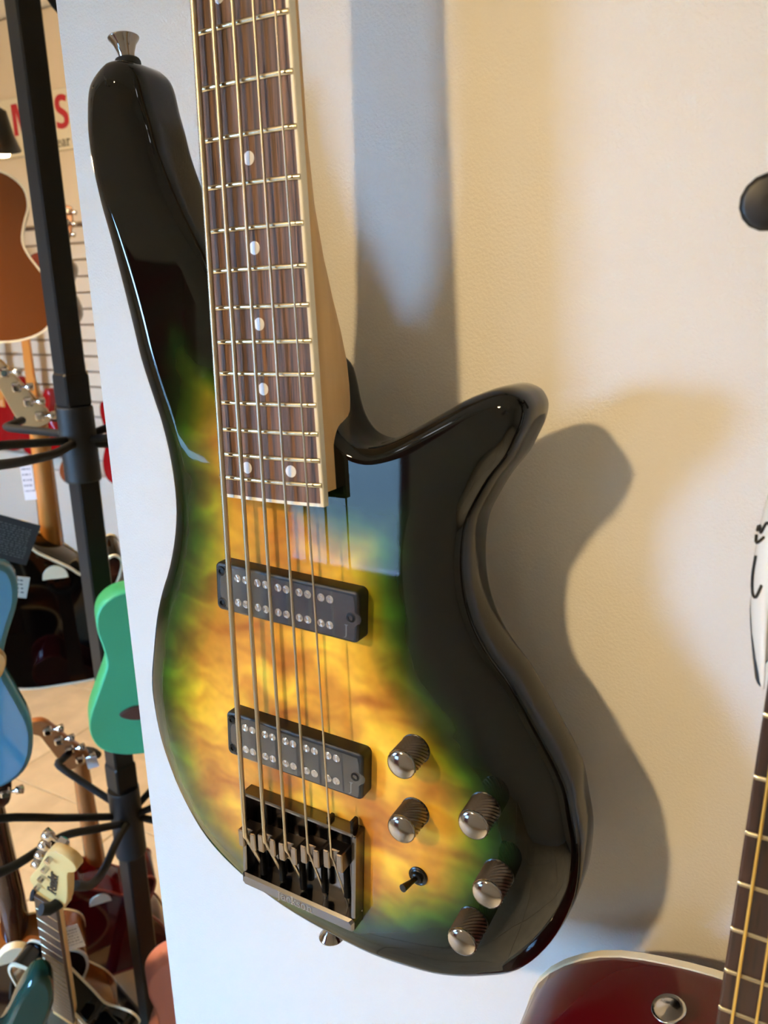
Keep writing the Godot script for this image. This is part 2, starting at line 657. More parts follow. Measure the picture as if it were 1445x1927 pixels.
func bass() -> void:
	var b := thing("bass_guitar", "five-string electric bass with glossy amber to green to black sunburst body", "bass guitar", Vector3(-0.01051603, 2.25427423, 0.08797942), Basis(Vector3(0.999826693, 0.0186167907, 0), Vector3(-0.01861244, 0.99959284, -0.02162718), Vector3(-4.02628661e-04, 0.0216234307, 0.999766105)).orthonormalized())
	# ---- body
	var poly := curve(vecs(OUTLINE), 3)
	var wid := []
	for p in poly:
		wid.append(bevel_at(p))
	for pass_ in 5:
		var w2 := wid.duplicate()
		for i in wid.size():
			w2[i] = (wid[i - 1] + wid[i] * 2 + wid[(i + 1) % wid.size()] + wid[i - 2] + wid[(i + 2) % wid.size()]) / 6.0
		wid = w2
	var tex := sunburst(poly)
	var pm := PackedVector2Array()
	for p in poly:
		pm.append(Vector2(p.x, -p.y) * 0.001)
	var prof := [[-0.057, 0.008], [-0.0562, 0.0045], [-0.0546, 0.0023], [-0.052, 0.0007], [-0.049, 0.0], [-0.040, 0.0], [-0.031, 0.0]]
	for q in [[0.03, 11.8], [0.09, 8.4], [0.18, 5.9], [0.28, 4.4], [0.40, 3.2], [0.55, 2.1], [0.70, 1.2], [0.85, 0.5], [0.95, 0.12], [1.02, 0.0], [1.3, 0.0]]:
		prof.append([-0.015 - 0.001 * q[1], 0.001 * q[0], 1])
	var mb := MB.new()
	body_mesh(mb, pm, prof, wid)
	var lac := mat(Color.WHITE, 0.03)
	lac.metallic_specular = 0.42
	lac.albedo_texture = tex
	part("body", mb, lac, b)
	# ---- neck wood
	var mw := mat(Color.WHITE, 0.45)
	mw.albedo_texture = wood_tex(128, 512, Color(0.88, 0.74, 0.53), Color(0.80, 0.63, 0.41), 0.16, 0.006, 3, 0.0)
	mw.uv1_triplanar = true
	mw.uv1_scale = Vector3(4, 2.5, 4)
	var nb := MB.new()
	var rings := []
	for v in [-4, 20, 80, 200, 320, 430, 480, 510, 535, 555, 572, 588, 600, 615, 652]:
		var h := half(v) - 0.4
		var t := smoothstep(470.0, 600.0, float(v))
		var dep: float = lerpf(21.0, 46.0, t * t)
		var pw := lerpf(2.1, 5.0, t)
		var r := PackedVector3Array()
		for k in 19:
			var a := PI * k / 18.0
			r.append(L(-h * signf(cos(a)) * pow(absf(cos(a)), 2.0 / pw) - (2.6 if cos(a) > 0.1 else 0.0), v, 6.0 + (dep - 6.0) * pow(sin(a), 2.0 / pw)))
		rings.append(r)
	nb.loft(rings)
	part("neck", nb, mw, b)
	# ---- fretboard
	var rw := mat(Color.WHITE, 0.62)
	rw.albedo_texture = wood_tex(256, 768, Color(0.56, 0.40, 0.29), Color(0.27, 0.19, 0.15), 0.075, 0.0022, 9, 0.55)
	var fb := MB.new()
	var wide := func(v: float, s: float) -> float: return half(v) + (2.6 if s < 0.0 else 0.0)
	var sect := func(v: float, inset: float, w1: float, n: int) -> PackedVector3Array:
		var h: float = half(v) - inset
		var h2: float = h + 2.6
		var r := PackedVector3Array()
		for k in n + 1:
			var u := lerpf(-h2, h, float(k) / n)
			r.append(L(u, v, u * u / 660.0))
		r.append(L(h, v, w1))
		r.append(L(-h2, v, w1))
		return r
	var a0: PackedVector3Array = sect.call(0.0, 1.9, 5.9, 12)
	var a1: PackedVector3Array = sect.call(657.2, 1.9, 5.9, 12)
	for k in a0.size():
		var j := (k + 1) % a0.size()
		var g := 1 if k < 12 else -1
		var uv := func(p: Vector3) -> Vector2: return Vector2(p.x * 1000.0 / 70.0 + 0.5, -p.y * 1000.0 / 660.0)
		fb.tri(a0[k], a1[k], a1[j], g, uv.call(a0[k]), uv.call(a1[k]), uv.call(a1[j]))
		fb.tri(a0[k], a1[j], a0[j], g, uv.call(a0[k]), uv.call(a1[j]), uv.call(a0[j]))
	fb.fan(a0, true)
	fb.fan(a1, false)
	var board := part("fretboard", fb, rw, b)
	for n in range(1, 25):
		var v := fret_v(n)
		var h := half(v) - 0.5
		var fm := MB.new()
		var fr := []
		for k in 15:
			var u := lerpf(-h - 2.6, h, k / 14.0)
			var e := 0.55 if (k == 0 or k == 14) else 1.0
			var r := PackedVector3Array()
			for i in 9:
				var a := PI * i / 8.0
				r.append(L(u, v - 1.35 * cos(a), u * u / 660.0 - 1.25 * sin(a) * e))
			r.append(L(u, v + 1.0, u * u / 660.0 + 0.6))
			r.append(L(u, v - 1.0, u * u / 660.0 + 0.6))
			fr.append(r)
		fm.loft(fr)
		part("fret", fm, M.nickel, board)
	var dot := MB.new()
	dot.xf = Transform3D(Basis(Vector3.RIGHT, PI / 2), Vector3.ZERO)
	dot.lathe([[0.0031, -0.001], [0.0032, 0.00015], [0.0030, 0.0002]], 20)
	var dotm := dot.mesh()
	for q in [[3, 0], [5, 0], [7, 0], [9, 0], [12, -11.5], [12, 11.5], [15, 0], [17, 0], [19, 0], [21, 0], [24, -14.2], [24, 14.2]]:
		var v := (fret_v(q[0]) + fret_v(q[0] - 1)) / 2
		part("position_marker", dotm, M.pearl, board, Transform3D(Basis(Vector3.UP, q[1] / 330.0), L(q[1], v, q[1] * q[1] / 660.0)))
	# binding: white strip round both edges and the end of the board
	var bd := MB.new()
	for s in [-1.0, 1.0]:
		var rr := []
		for v in [0.0, 220.0, 440.0, 659.0]:
			var h: float = wide.call(v, s)
			var r := PackedVector3Array()
			for q in [[h - 1.9, 0.0], [h - 0.4, 0.05], [h, 0.5], [h, 6.0], [h - 1.9, 6.0]]:
				r.append(L(q[0] * s, v, q[1] + (q[0] * q[0] / 660.0 if q[1] < 1.0 else 0.0)))
			rr.append(r)
		var one := MB.new()
		one.loft(rr, -1)
		var vol := 0.0
		for k in range(0, one.P.size(), 3):
			vol += one.P[k].dot(one.P[k + 1].cross(one.P[k + 2]))
		for k in range(0, one.P.size(), 3):
			if vol > 0:
				bd.tri(one.P[k], one.P[k + 1], one.P[k + 2], -1)
			else:
				bd.tri(one.P[k], one.P[k + 2], one.P[k + 1], -1)
	part("binding", bd, M.binding, b)
	var be := MB.new()
	var rr2 := []
	for k in 13:
		var h := half(659.0) - 0.3
		var u := lerpf(-h - 2.6, h, k / 12.0)
		rr2.append(PackedVector3Array([L(u, 657.2, u * u / 660.0), L(u, 659.0, u * u / 660.0), L(u, 659.2, 6.0), L(u, 657.2, 6.0)]))
	be.loft(rr2, -1)
	part("end_binding", be, M.binding, b)
	# ---- strings: wound wire over the board, then flat to the tail
	var gauge := [1.62, 1.30, 1.02, 0.78, 0.55]
	var sm := mat(Color(0.72, 0.67, 0.58), 0.36, 1.0)
	var sv := [871.6, 870.5, 871.0, 867.2, 864.6]
	for i in 5:
		var rad: float = gauge[i]
		var pts := [L(string_u(i, 0), -2, -2.2), L(string_u(i, 360), 360, -2.9)]
		var rs := [rad * 0.001, rad * 0.001]
		var pitch: float = rad * 0.85
		var v := 361.0
		while v < 700.0 and i < 4:
			var w := -2.2 - 1.9 * v / 863.0
			pts.append(L(string_u(i, v), v, w)); rs.append(rad * 0.00104)
			pts.append(L(string_u(i, v + pitch * 0.55), v + pitch * 0.55, w)); rs.append(rad * 0.00090)
			v += pitch
		while v < sv[i] - pitch and i < 4:
			var w := -2.2 - 1.9 * v / 863.0
			pts.append(L(string_u(i, v), v, w)); rs.append(rad * 0.00104)
			pts.append(L(string_u(i, v + pitch * 0.5), v + pitch * 0.5, w)); rs.append(rad * 0.00093)
			v += pitch
		var us := string_u(i, sv[i])
		pts.append(L(us, sv[i] - 0.6, -4.1)); rs.append(rad * 0.001)
		pts.append(L(us, sv[i] + 0.8, -3.7)); rs.append(rad * 0.001)
		pts.append(L(us, sv[i] + 2.5, -2.6)); rs.append(rad * 0.001)
		var tv: float = [903.0, 903.5, 904.5, 907.0, 908.0][i]
		pts.append(L(us, tv, 11.0)); rs.append(rad * 0.001)
		pts.append(L(us, tv + 3.0, 11.5)); rs.append(rad * 0.001)
		var s := MB.new()
		s.tube(pts, rs, 8)
		part("string", s, sm, b)
	# ---- nut, headstock, tuners (above the picture)
	var nu := MB.new()
	nu.box(L(0, -2, 0.5), Vector3(0.033, 0.005, 0.008), 0.0008)
	part("nut", nu, M.binding, b)
	var hp := PackedVector2Array()
	for q in curve(vecs([-16, 2, -26, -30, -30, -70, -34, -120, -30, -170, -22, -214, -8, -222, 6, -196, 16, -150, 22, -100, 25, -50, 20, -18, 16, 2]), 4):
		hp.append(Vector2(q.x, -q.y) * 0.001)
	var hm := MB.new()
	hm.extrude(hp, [[-0.022, 0.002], [-0.020, 0.0], [-0.010, 0.0], [-0.008, 0.002]], 0)
	part("headstock", hm, M.gloss_black, b)
	var tn := MB.new()
	tn.xf = Transform3D(Basis(Vector3.RIGHT, PI / 2), Vector3.ZERO)
	tn.lathe([[0.010, -0.002], [0.010, 0.004], [0.006, 0.006], [0.005, 0.016], [0.0065, 0.018]], 18)
	tn.xf = Transform3D()
	tn.tube([Vector3(0, 0, -0.018), Vector3(-0.022, 0, -0.018), Vector3(-0.026, 0, -0.018), Vector3(-0.042, 0, -0.018), Vector3(-0.046, 0, -0.018)], [0.004, 0.004, 0.010, 0.012, 0.004], 12)
	var tm := tn.mesh()
	for q in [[-18, -40, 0], [-20, -85, 0], [-20, -130, 0], [10, -60, 1], [8, -110, 1]]:
		part("tuner", tm, M.dark_nickel, b, Transform3D(Basis(Vector3.BACK, PI * q[2]), L(q[0], q[1], 8)))
	pickups(b)
	bridge(b)
	controls(b)
	for q in [[Vector2(-105.5, 424.5), Vector2(-0.12, -1.0)], [Vector2(2.0, 949.0), Vector2(0.03, 1.0)]]:
		strap_button(b, L(q[0].x, q[0].y, 34), Vector3(q[1].x, -q[1].y, 0).normalized(), M.dark_nickel)

func strap_button(parent: Node3D, at: Vector3, dir: Vector3, m: Material) -> void:
	var q := Basis(Quaternion(Vector3.UP, dir))
	var f := MB.new()
	f.lathe([[0.0072, -0.003], [0.0072, 0.0015], [0.0066, 0.0026], [0.003, 0.0028]], 24, true)
	var o := part("strap_button", f, M.foam, parent, Transform3D(q, at))
	o.name = "strap_button_washer"
	var s := MB.new()
	s.lathe([[0.004, 0.002], [0.0042, 0.0035], [0.0045, 0.006], [0.0062, 0.0105], [0.0084, 0.0132], [0.0086, 0.0138], [0.0080, 0.0142], [0.0058, 0.0138], [0.0040, 0.0128], [0.001, 0.0128]], 28, true)
	part("strap_button", s, m, parent, Transform3D(q, at))

func pickups(b: Node3D) -> void:
	var pl := mat(Color(0.022, 0.022, 0.024), 0.45)
	var film := mat(Color(0.9, 0.95, 1.0, 0.02), 0.02)
	film.transparency = BaseMaterial3D.TRANSPARENCY_ALPHA
	var pole := MB.new()
	pole.xf = Transform3D(Basis(Vector3.RIGHT, PI / 2), Vector3.ZERO)
	pole.lathe([[0.0024, -0.002], [0.0024, 0.0004], [0.0021, 0.0006], [0.0018, 0.00055], [0.0015, 0.0006], [0.0012, 0.00055], [0.0009, 0.0006], [0.0006, 0.00055], [0.0002, 0.0006]], 20)
	var pole_m := pole.mesh()
	var scr := MB.new()
	scr.xf = pole.xf
	scr.lathe([[0.0030, -0.004], [0.0030, 0.0003], [0.0026, 0.0008], [0.0014, 0.0009], [0.0013, -0.0004], [0.0003, -0.0004]], 20)
	var scr_m := scr.mesh()
	var sock := MB.new()
	sock.xf = pole.xf
	sock.lathe([[0.0036, -0.001], [0.0036, 0.00015], [0.0030, 0.00025]], 20)
	var face := PackedVector2Array()
	for q in rounded_rect(0.0965, 0.0295, 0.0035, 5):
		face.append(q)
	for k in 2:
		var cu: float = [1.0, 0.0][k]
		var cv: float = [716.5, 812.0][k]
		var roll: float = [-0.055, -0.055][k]
		var o := MB.new()
		o.extrude(face, [[-0.013, 0.0], [-0.0014, 0.0], [-0.0006, 0.0003], [-0.0002, 0.0008], [0.0, 0.0016]], 0)
		var pk := part("pickup", o, pl, b, Transform3D(Basis(Vector3.BACK, roll * 0.9), L(cu, cv, 5.2)))
		for i in 5:
			for s in [-2.75, 2.75]:
				for row in [-7.4, 7.4]:
					var pitch: float = [14.15, 14.75][k]
					part("pole_piece", pole_m, M.chrome, pk, Transform3D(Basis(), Vector3(((i - 2) * pitch + s - [0.9, 1.4][k]) * 0.001, row * 0.001, 0)))
		for q in [[-43.6, 9.6], [-43.6, -9.8], [43.4, -0.2]]:
			part("screw", scr_m, M.black_metal, pk, Transform3D(Basis(), Vector3(q[0] * 0.001, q[1] * 0.001, 0)))
		var fm := MB.new()
		var fp := PackedVector2Array()
		for q in curve(vecs([-40, 12, 0, 12.4, 40, 12.4, 45, 11, 46, 4, 46.5, 3, 49, 2.2, 50, 0, 49, -2.4, 46.5, -3.4, 46, -5, 45.5, -12, 40, -12.8, 0, -12.8, -40, -12]), 3):
			fp.append(q * 0.001)
		fm.extrude(fp, [[0.00066, 0.0], [0.00074, 0.0]], 0)
		part("protective_film", fm, film, pk)
		var t := TextMesh.new()
		t.text = "J"
		var fo := SystemFont.new()
		fo.font_names = PackedStringArray(["Droid Serif"])
		fo.font_italic = true
		t.font = fo
		t.font_size = 32
		t.pixel_size = 0.00024
		t.depth = 0.0002
		part("logo", t, mat(Color(0.40, 0.42, 0.44), 0.5), pk, Transform3D(Basis(), Vector3(0.0405, -0.0080, 0.0001)))

func bridge(b: Node3D) -> void:
	var bk: Material = M.black_metal
	# base: floor plate, side walls, tail block, front lip
	var o := MB.new()
	o.xf = Transform3D(Basis(Vector3.BACK, -0.05), L(-0.5, 884, 15))
	o.box(Vector3(0, 0, 0.0012), Vector3(0.083, 0.066, 0.0024), 0.0006)
	o.box(Vector3(-0.0400, 0.004, 0.0055), Vector3(0.003, 0.058, 0.011), 0.0006)
	o.box(Vector3(0.0400, 0.004, 0.0055), Vector3(0.003, 0.058, 0.011), 0.0006)
	o.box(Vector3(0, 0.0318, 0.0055), Vector3(0.083, 0.0024, 0.0095), 0.0006)
	var bridge_ := part("bridge", o, M.bridge_metal, b)
	var tl := MB.new()
	tl.xf = o.xf
	tl.box(Vector3(0, -0.0290, 0.0065), Vector3(0.083, 0.0090, 0.013), 0.0016)
	part("tail_block", tl, M.bridge_metal, bridge_)
	var t := TextMesh.new()
	t.text = "Jackson"
	var fo := SystemFont.new()
	fo.font_names = PackedStringArray(["Droid Serif"])
	fo.font_italic = true
	t.font = fo
	t.font_size = 32
	t.pixel_size = 0.00022
	t.depth = 0.0002
	part("engraving", t, mat(Color(0.62, 0.60, 0.58), 0.4, 1.0), bridge_, o.xf * Transform3D(Basis(), Vector3(0.0, -0.0290, 0.0131)))
	var sv := [871.6, 870.5, 871.0, 867.2, 864.6]
	var thread := MB.new()
	var pts := []
	var rs := []
	for k in 30:
		pts.append(Vector3(0, -k * 0.0009, 0)); rs.append(0.0022)
		pts.append(Vector3(0, -k * 0.0009 - 0.00045, 0)); rs.append(0.0015)
	thread.tube(pts, rs, 12, -1)
	var thread_m := thread.mesh()
	var ridge := boxmesh(Vector3(0.0034, 0.017, 0.0080), 0.0008)
	for i in 5:
		var us := string_u(i, sv[i])
		var s := MB.new()
		s.xf = Transform3D(Basis(), L(us, sv[i] + 5.0, 3.0))
		# saddle: block with a groove for the string between two shoulders
		s.box(Vector3(0, 0.001, -0.001), Vector3(0.0130, 0.012, 0.0088), 0.0006)
		for e in [-1, 1]:
			s.box(Vector3(e * 0.0044, 0.001, 0.0042), Vector3(0.0042, 0.012, 0.0042), 0.0006)
		var sd := part("saddle", s, M.dark_nickel_satin, bridge_)
		var hs := MB.new()
		hs.xf = Transform3D(Basis(Vector3.RIGHT, PI / 2), Vector3.ZERO)
		hs.lathe([[0.0012, -0.006], [0.0012, 0.0052], [0.0004, 0.0052]], 12)
		for e in [-1, 1]:
			part("height_screw", hs, bk, sd, Transform3D(Basis(), L(us + e * 4.4, sv[i] + 3.0, 2.2)))
		part("intonation_screw", thread_m, bk, bridge_, Transform3D(Basis(), L(us + 2.2, sv[i] + 9.0, 8.2)))
		var gd := MB.new()
		gd.box(L(us + 7.2, sv[i] - 9, 10.5), Vector3(0.0026, 0.018, 0.006), 0.0006)
		part("divider", gd, bk, bridge_)

func controls(b: Node3D) -> void:
	var rings := []
	var kn := MB.new()
	var n := 44
	var rows := 12
	for k in rows + 1:
		var y := lerpf(0.0006, 0.0165, float(k) / rows)
		var r := PackedVector3Array()
		for i in n:
			var a := TAU * i / n
			var bump := 0.00034 if (i + k) % 2 == 0 else -0.00034
			r.append(Vector3((0.0082 + bump) * cos(a), (0.0082 + bump) * sin(a), y))
		rings.append(r)
	kn.loft(rings, -1)
	var knm := kn.mesh()
	var cp := MB.new()
	cp.xf = Transform3D(Basis(Vector3.RIGHT, PI / 2), Vector3.ZERO)
	var prof := [[0.0081, 0.0160], [0.0083, 0.0165], [0.0082, 0.0171]]
	for k in range(1, 9):
		var a := PI / 2 * k / 8.0
		prof.append([0.0080 * cos(a) + 0.0001, 0.0171 + 0.0022 * sin(a)])
	cp.lathe(prof, 36, true)
	var cpm := cp.mesh()
	var ws := MB.new()
	ws.xf = cp.xf
	ws.lathe([[0.0088, 0.0], [0.0088, 0.0004], [0.0083, 0.0007], [0.003, 0.0007]], 30)
	var wsm := ws.mesh()
	var gs := MB.new()
	gs.xf = cp.xf
	gs.lathe([[0.0011, -0.0006], [0.0011, 0.00045], [0.0004, 0.00045]], 12)
	for q in [[76.2, 793.6], [75.4, 833.0], [116.8, 817.0], [124.6, 855.4], [110.5, 891.0]]:
		var k := part("knob", knm, M.dark_nickel_satin, b, Transform3D(Basis(), L(q[0], q[1], 15)))
		part("cap", cpm, M.dark_nickel, k)
		part("washer", wsm, M.black_metal, k)
		if q[1] == 833.0:
			part("set_screw", gs, M.black, k, Transform3D(Basis(Vector3.UP, PI / 2 - 0.1) , Vector3(0.0080, -0.001, 0.0075)))
	var sw := MB.new()
	sw.xf = cp.xf
	sw.lathe([[0.0058, -0.001], [0.0058, 0.0008], [0.0050, 0.0013], [0.0044, 0.0010], [0.0038, 0.0014], [0.0030, 0.0030], [0.0022, 0.0034], [0.0008, 0.0034]], 28)
	var s := part("toggle_switch", sw, M.black_metal, b, Transform3D(Basis(), L(76.8, 874.4, 15)))
	var lv := MB.new()
	lv.tube([Vector3(0, 0, 0.002), Vector3(-0.0012, 0.0008, 0.008), Vector3(-0.0026, 0.0016, 0.0146)], [0.0012, 0.0016, 0.0023], 10)
	part("lever", lv, M.black_metal, s)

# ---------------------------------------------------------------- other instruments
const ACOUSTIC := [0, 0, 0.22, 0.01, 0.40, 0.07, 0.49, 0.18, 0.495, 0.28, 0.44, 0.40, 0.345, 0.52, 0.31, 0.60, 0.33, 0.70, 0.365, 0.80, 0.345, 0.90, 0.25, 0.97, 0.12, 0.997]
const UKULELE := [0, 0, 0.22, 0.01, 0.40, 0.06, 0.49, 0.16, 0.495, 0.27, 0.44, 0.40, 0.385, 0.52, 0.37, 0.58, 0.40, 0.67, 0.455, 0.79, 0.44, 0.89, 0.33, 0.965, 0.15, 0.995]
const STRAT := [0, 0, 0.25, 0.01, 0.43, 0.08, 0.5, 0.2, 0.47, 0.34, 0.38, 0.47, 0.35, 0.58, 0.40, 0.70, 0.42, 0.80, 0.36, 0.87, 0.27, 0.83, 0.18, 0.74, 0.08, 0.70, -0.08, 0.70, -0.16, 0.76, -0.24, 0.90, -0.33, 0.99, -0.42, 0.96, -0.44, 0.84, -0.38, 0.68, -0.36, 0.56, -0.42, 0.44, -0.49, 0.30, -0.49, 0.16, -0.42, 0.06, -0.25, 0.01]
const SINGLECUT := [0, 0, 0.25, 0.01, 0.43, 0.08, 0.5, 0.2, 0.46, 0.36, 0.37, 0.50, 0.36, 0.60, 0.42, 0.72, 0.44, 0.82, 0.38, 0.86, 0.28, 0.81, 0.18, 0.76, 0.09, 0.82, -0.09, 0.93, -0.14, 0.985, -0.25, 1.0, -0.38, 0.93, -0.42, 0.80, -0.38, 0.66, -0.36, 0.56, -0.42, 0.44, -0.49, 0.30, -0.5, 0.18, -0.42, 0.06, -0.25, 0.01]

func shape(kind: String, w: float, l: float) -> PackedVector2Array:
	var pts := []
	if kind == "acoustic":
		pts = vecs(ACOUSTIC)
		for i in range(12, 0, -1):
			pts.append(Vector2(-ACOUSTIC[2 * i], ACOUSTIC[2 * i + 1]))
		pts.insert(13, Vector2(0, 1))
	elif kind == "ukulele":
		pts = vecs(UKULELE)
		for i in range(12, 0, -1):
			pts.append(Vector2(-UKULELE[2 * i], UKULELE[2 * i + 1]))
		pts.insert(13, Vector2(0, 1))
	else:
		pts = vecs(STRAT if kind == "strat" else SINGLECUT)
	var out := PackedVector2Array()
	for p in curve(pts, 4):
		out.append(Vector2(p.x * w, p.y * l))
	return out

# nut and base: world points of the nut and of the end of the body; face: the way the front looks
func guitar(called: String, label: String, nut: Vector3, base: Vector3, face: Vector3, o: Dictionary, group := "") -> Node3D:
	var y := (nut - base).normalized()
	var z := (face - y * face.dot(y)).normalized()
	var g := thing(called, label, o.get("category", "guitar"), base, Basis(y.cross(z), y, z), group)
	var ln := nut.distance_to(base)
	var bl: float = o.get("len", 0.4)
	var bw: float = o.get("wide", 0.32)
	var th: float = o.get("thick", 0.045)
	var kind: String = o.get("kind", "strat")
	var poly := shape(kind, bw, bl)
	if o.get("mirror", false):
		for i in poly.size():
			poly[i].x = -poly[i].x
	var top := bl * (0.98 if kind in ["acoustic", "ukulele"] else (0.70 if kind == "strat" else 0.80))
	var rd: float = o.get("round", 0.006 if kind == "strat" else 0.003)
	var mb := MB.new()
	mb.extrude(poly, [[-th, rd], [-th + rd * 0.3, rd * 0.3], [-th + rd, 0.0], [-rd, 0.0], [-rd * 0.3, rd * 0.3], [0.0, rd]], 0)
	var body := part("body", mb, o.body, g)
	if o.has("sides"):
		body.material_override = o.sides
		for q in [[0.0, 1.0, o.get("top", o.body), "top"], [-th, -1.0, o.body, "back"]]:
			var pl := MB.new()
			pl.extrude(poly, [[q[0] - q[1] * 0.002, 0.004], [q[0] + q[1] * 0.0012, 0.004]], 0)
			part(q[3], pl, q[2], g)
	if o.has("binding"):
		for q in [-th, 0.0]:
			var ring := MB.new()
			var nn := MB.inward(poly)
			var rs := []
			for c in [[-0.0008, -0.003], [-0.0008, 0.003], [0.0045, 0.003], [0.0045, -0.003]]:
				var r := PackedVector3Array()
				for i in poly.size():
					var p: Vector2 = poly[i] + nn[i] * c[0]
					r.append(Vector3(p.x, p.y, q + c[1] * 0.75))
				rs.append(r)
			rs.append(rs[0])
			ring.loft(rs, -1, false, false)
			part("binding", ring, o.binding, g)
	var nw0: float = o.get("nut_wide", 0.043)
	var nw1 := nw0 * 1.3
	var front: float = o.get("action", 0.008)
	var nb := MB.new()
	var rings := []
	var neck_end: float = top - (0.0 if kind == "acoustic" else 0.06)
	for k in 9:
		var t := k / 8.0
		var yy := lerpf(ln, neck_end, t)
		var h := lerpf(nw0, nw1, t) / 2
		var dep: float = lerpf(0.019, 0.024, t)
		if kind == "acoustic" and t > 0.8:
			dep = lerpf(0.024, th * 0.8, (t - 0.8) / 0.2)
		var r := PackedVector3Array()
		for i in 13:
			var a := PI * i / 12.0
			r.append(Vector3(-h * cos(a), yy, front - 0.005 - dep * sin(a)))
		rings.append(r)
	nb.loft(rings)
	part("neck", nb, o.neck, g)
	var fm := MB.new()
	var bot: float = top - (0.10 if kind == "acoustic" else 0.02)
	var fp := PackedVector2Array([Vector2(-nw0 / 2, ln), Vector2(-nw1 / 2 - 0.001, bot), Vector2(nw1 / 2 + 0.001, bot), Vector2(nw0 / 2, ln)])
	fm.extrude(fp, [[front - 0.006, 0.0], [front - 0.0006, 0.0], [front, 0.0006]], -1)
	var board := part("fretboard", fm, o.get("board", M.rosewood), g)
	if o.get("frets", false):
		var sc: float = o.get("scale", (ln - bot) / (1.0 - pow(2.0, -20.0 / 12.0)))
		for n in range(1, 21):
			var fy := ln - sc * (1.0 - pow(2.0, -n / 12.0))
			if fy < bot + 0.003:
				break
			var w := lerpf(nw0, nw1, (ln - fy) / maxf(0.01, ln - neck_end))
			var ft := MB.new()
			var fr := []
			for e in [-1.0, -0.96, 0.96, 1.0]:
				var r := PackedVector3Array()
				for i in 7:
					var a := PI * i / 6.0
					r.append(Vector3(e * w / 2, fy + 0.0012 * cos(a), front - 0.0003 + 0.0011 * sin(a) * (0.5 if absf(e) == 1.0 else 1.0)))
				fr.append(r)
			ft.loft(fr)
			part("fret", ft, M.nickel, board)
	if o.has("strings"):
		var ns := 6
		for i in ns:
			var t := (i - (ns - 1) / 2.0) / (ns - 1)
			var s := MB.new()
			s.tube([Vector3(t * nw0 * 0.82, ln, front + 0.002), Vector3(t * nw1 * 0.95, bl * 0.28, front + 0.005)], lerpf(0.0007, 0.0003, i / 5.0), 7)
			part("string", s, o.strings, g)
	if o.get("heel_cap"):
		var hc := MB.new()
		var hp := PackedVector2Array()
		for i in 13:
			var a := PI * i / 12.0
			hp.append(Vector2(nw1 * 0.55 * cos(a), bl * 0.99 + nw1 * 0.75 * sin(a)) if kind == "acoustic" else Vector2(nw1 * 0.55 * cos(a), top - 0.02 + nw1 * 0.75 * sin(a)))
		hc.extrude(hp, [[-th - 0.003, 0.0], [-th + 0.012, 0.0]], 0)
		part("heel_cap", hc, o.heel_cap, g)
	if o.has("bridge"):
		var br := MB.new()
		var bp := PackedVector2Array()
		for q in curve(vecs([-0.5, 0.0, -0.36, 0.10, -0.2, 0.13, 0.2, 0.13, 0.36, 0.10, 0.5, 0.0, 0.36, -0.09, 0.2, -0.12, -0.2, -0.12, -0.36, -0.09]), 3):
			bp.append(Vector2(q.x * bw * 0.52, bl * 0.27 + q.y * bw * 0.52))
		br.extrude(bp, [[0.0, 0.0], [0.005, 0.0], [0.007, 0.002]], 0)
		part("bridge", br, o.bridge, g)
		var so := MB.new()
		so.xf = Transform3D(Basis(Vector3.RIGHT, PI / 2), Vector3(0, bl * 0.60, 0))
		so.lathe([[0.030, 0.0], [0.030, 0.0004], [0.001, 0.0004]], 28)
		part("sound_hole", so, M.black, g)
	# headstock
	var hl: float = o.get("head", 0.18)
	if hl > 0.0:
		var hs := MB.new()
		var pts := []
		var side: float = o.get("head_side", 1.0)
		var tilt: float = o.get("head_tilt", 0.0)
		if o.get("head_kind", "inline") == "inline":
			pts = [-0.5, 0, -0.62, 0.12, -0.66, 0.3, -0.62, 0.6, -0.60, 0.78, -0.78, 0.86, -0.86, 0.98, -0.6, 1.06, -0.1, 1.02, 0.15, 0.9, 0.42, 0.5, 0.72, 0.16, 0.62, 0.06, 0.5, 0]
		else:
			pts = [-0.5, 0, -0.8, 0.18, -0.9, 0.5, -0.8, 0.98, -0.3, 1.0, 0.3, 1.0, 0.8, 0.98, 0.9, 0.5, 0.8, 0.18, 0.5, 0]
		var hp := PackedVector2Array()
		for p in curve(vecs(pts), 3):
			hp.append(Vector2(0, ln) + Vector2(p.x * nw0 * side * o.get("head_wide", 1.15), p.y * hl).rotated(tilt))
		hs.extrude(hp, [[front - 0.022, 0.001], [front - 0.021, 0.0], [front - 0.009, 0.0], [front - 0.008, 0.001]], 0)
		part("headstock", hs, o.get("head_mat", o.neck), g)
		var tm := MB.new()
		tm.box(Vector3(0, 0, -0.008), Vector3(0.017, 0.019, 0.014), 0.003)
		tm.tube([Vector3(0, 0, -0.008), Vector3(0.016, 0, -0.008), Vector3(0.018, 0, -0.008), Vector3(0.030, 0, -0.008), Vector3(0.032, 0, -0.008)], [0.003, 0.003, 0.007, 0.0085, 0.003], 10)
		tm.tube([Vector3(0, 0, 0.0), Vector3(0, 0, 0.022)], 0.0045, 10)
		var tmm := tm.mesh()
		var nt: int = o.get("tuners", 6)
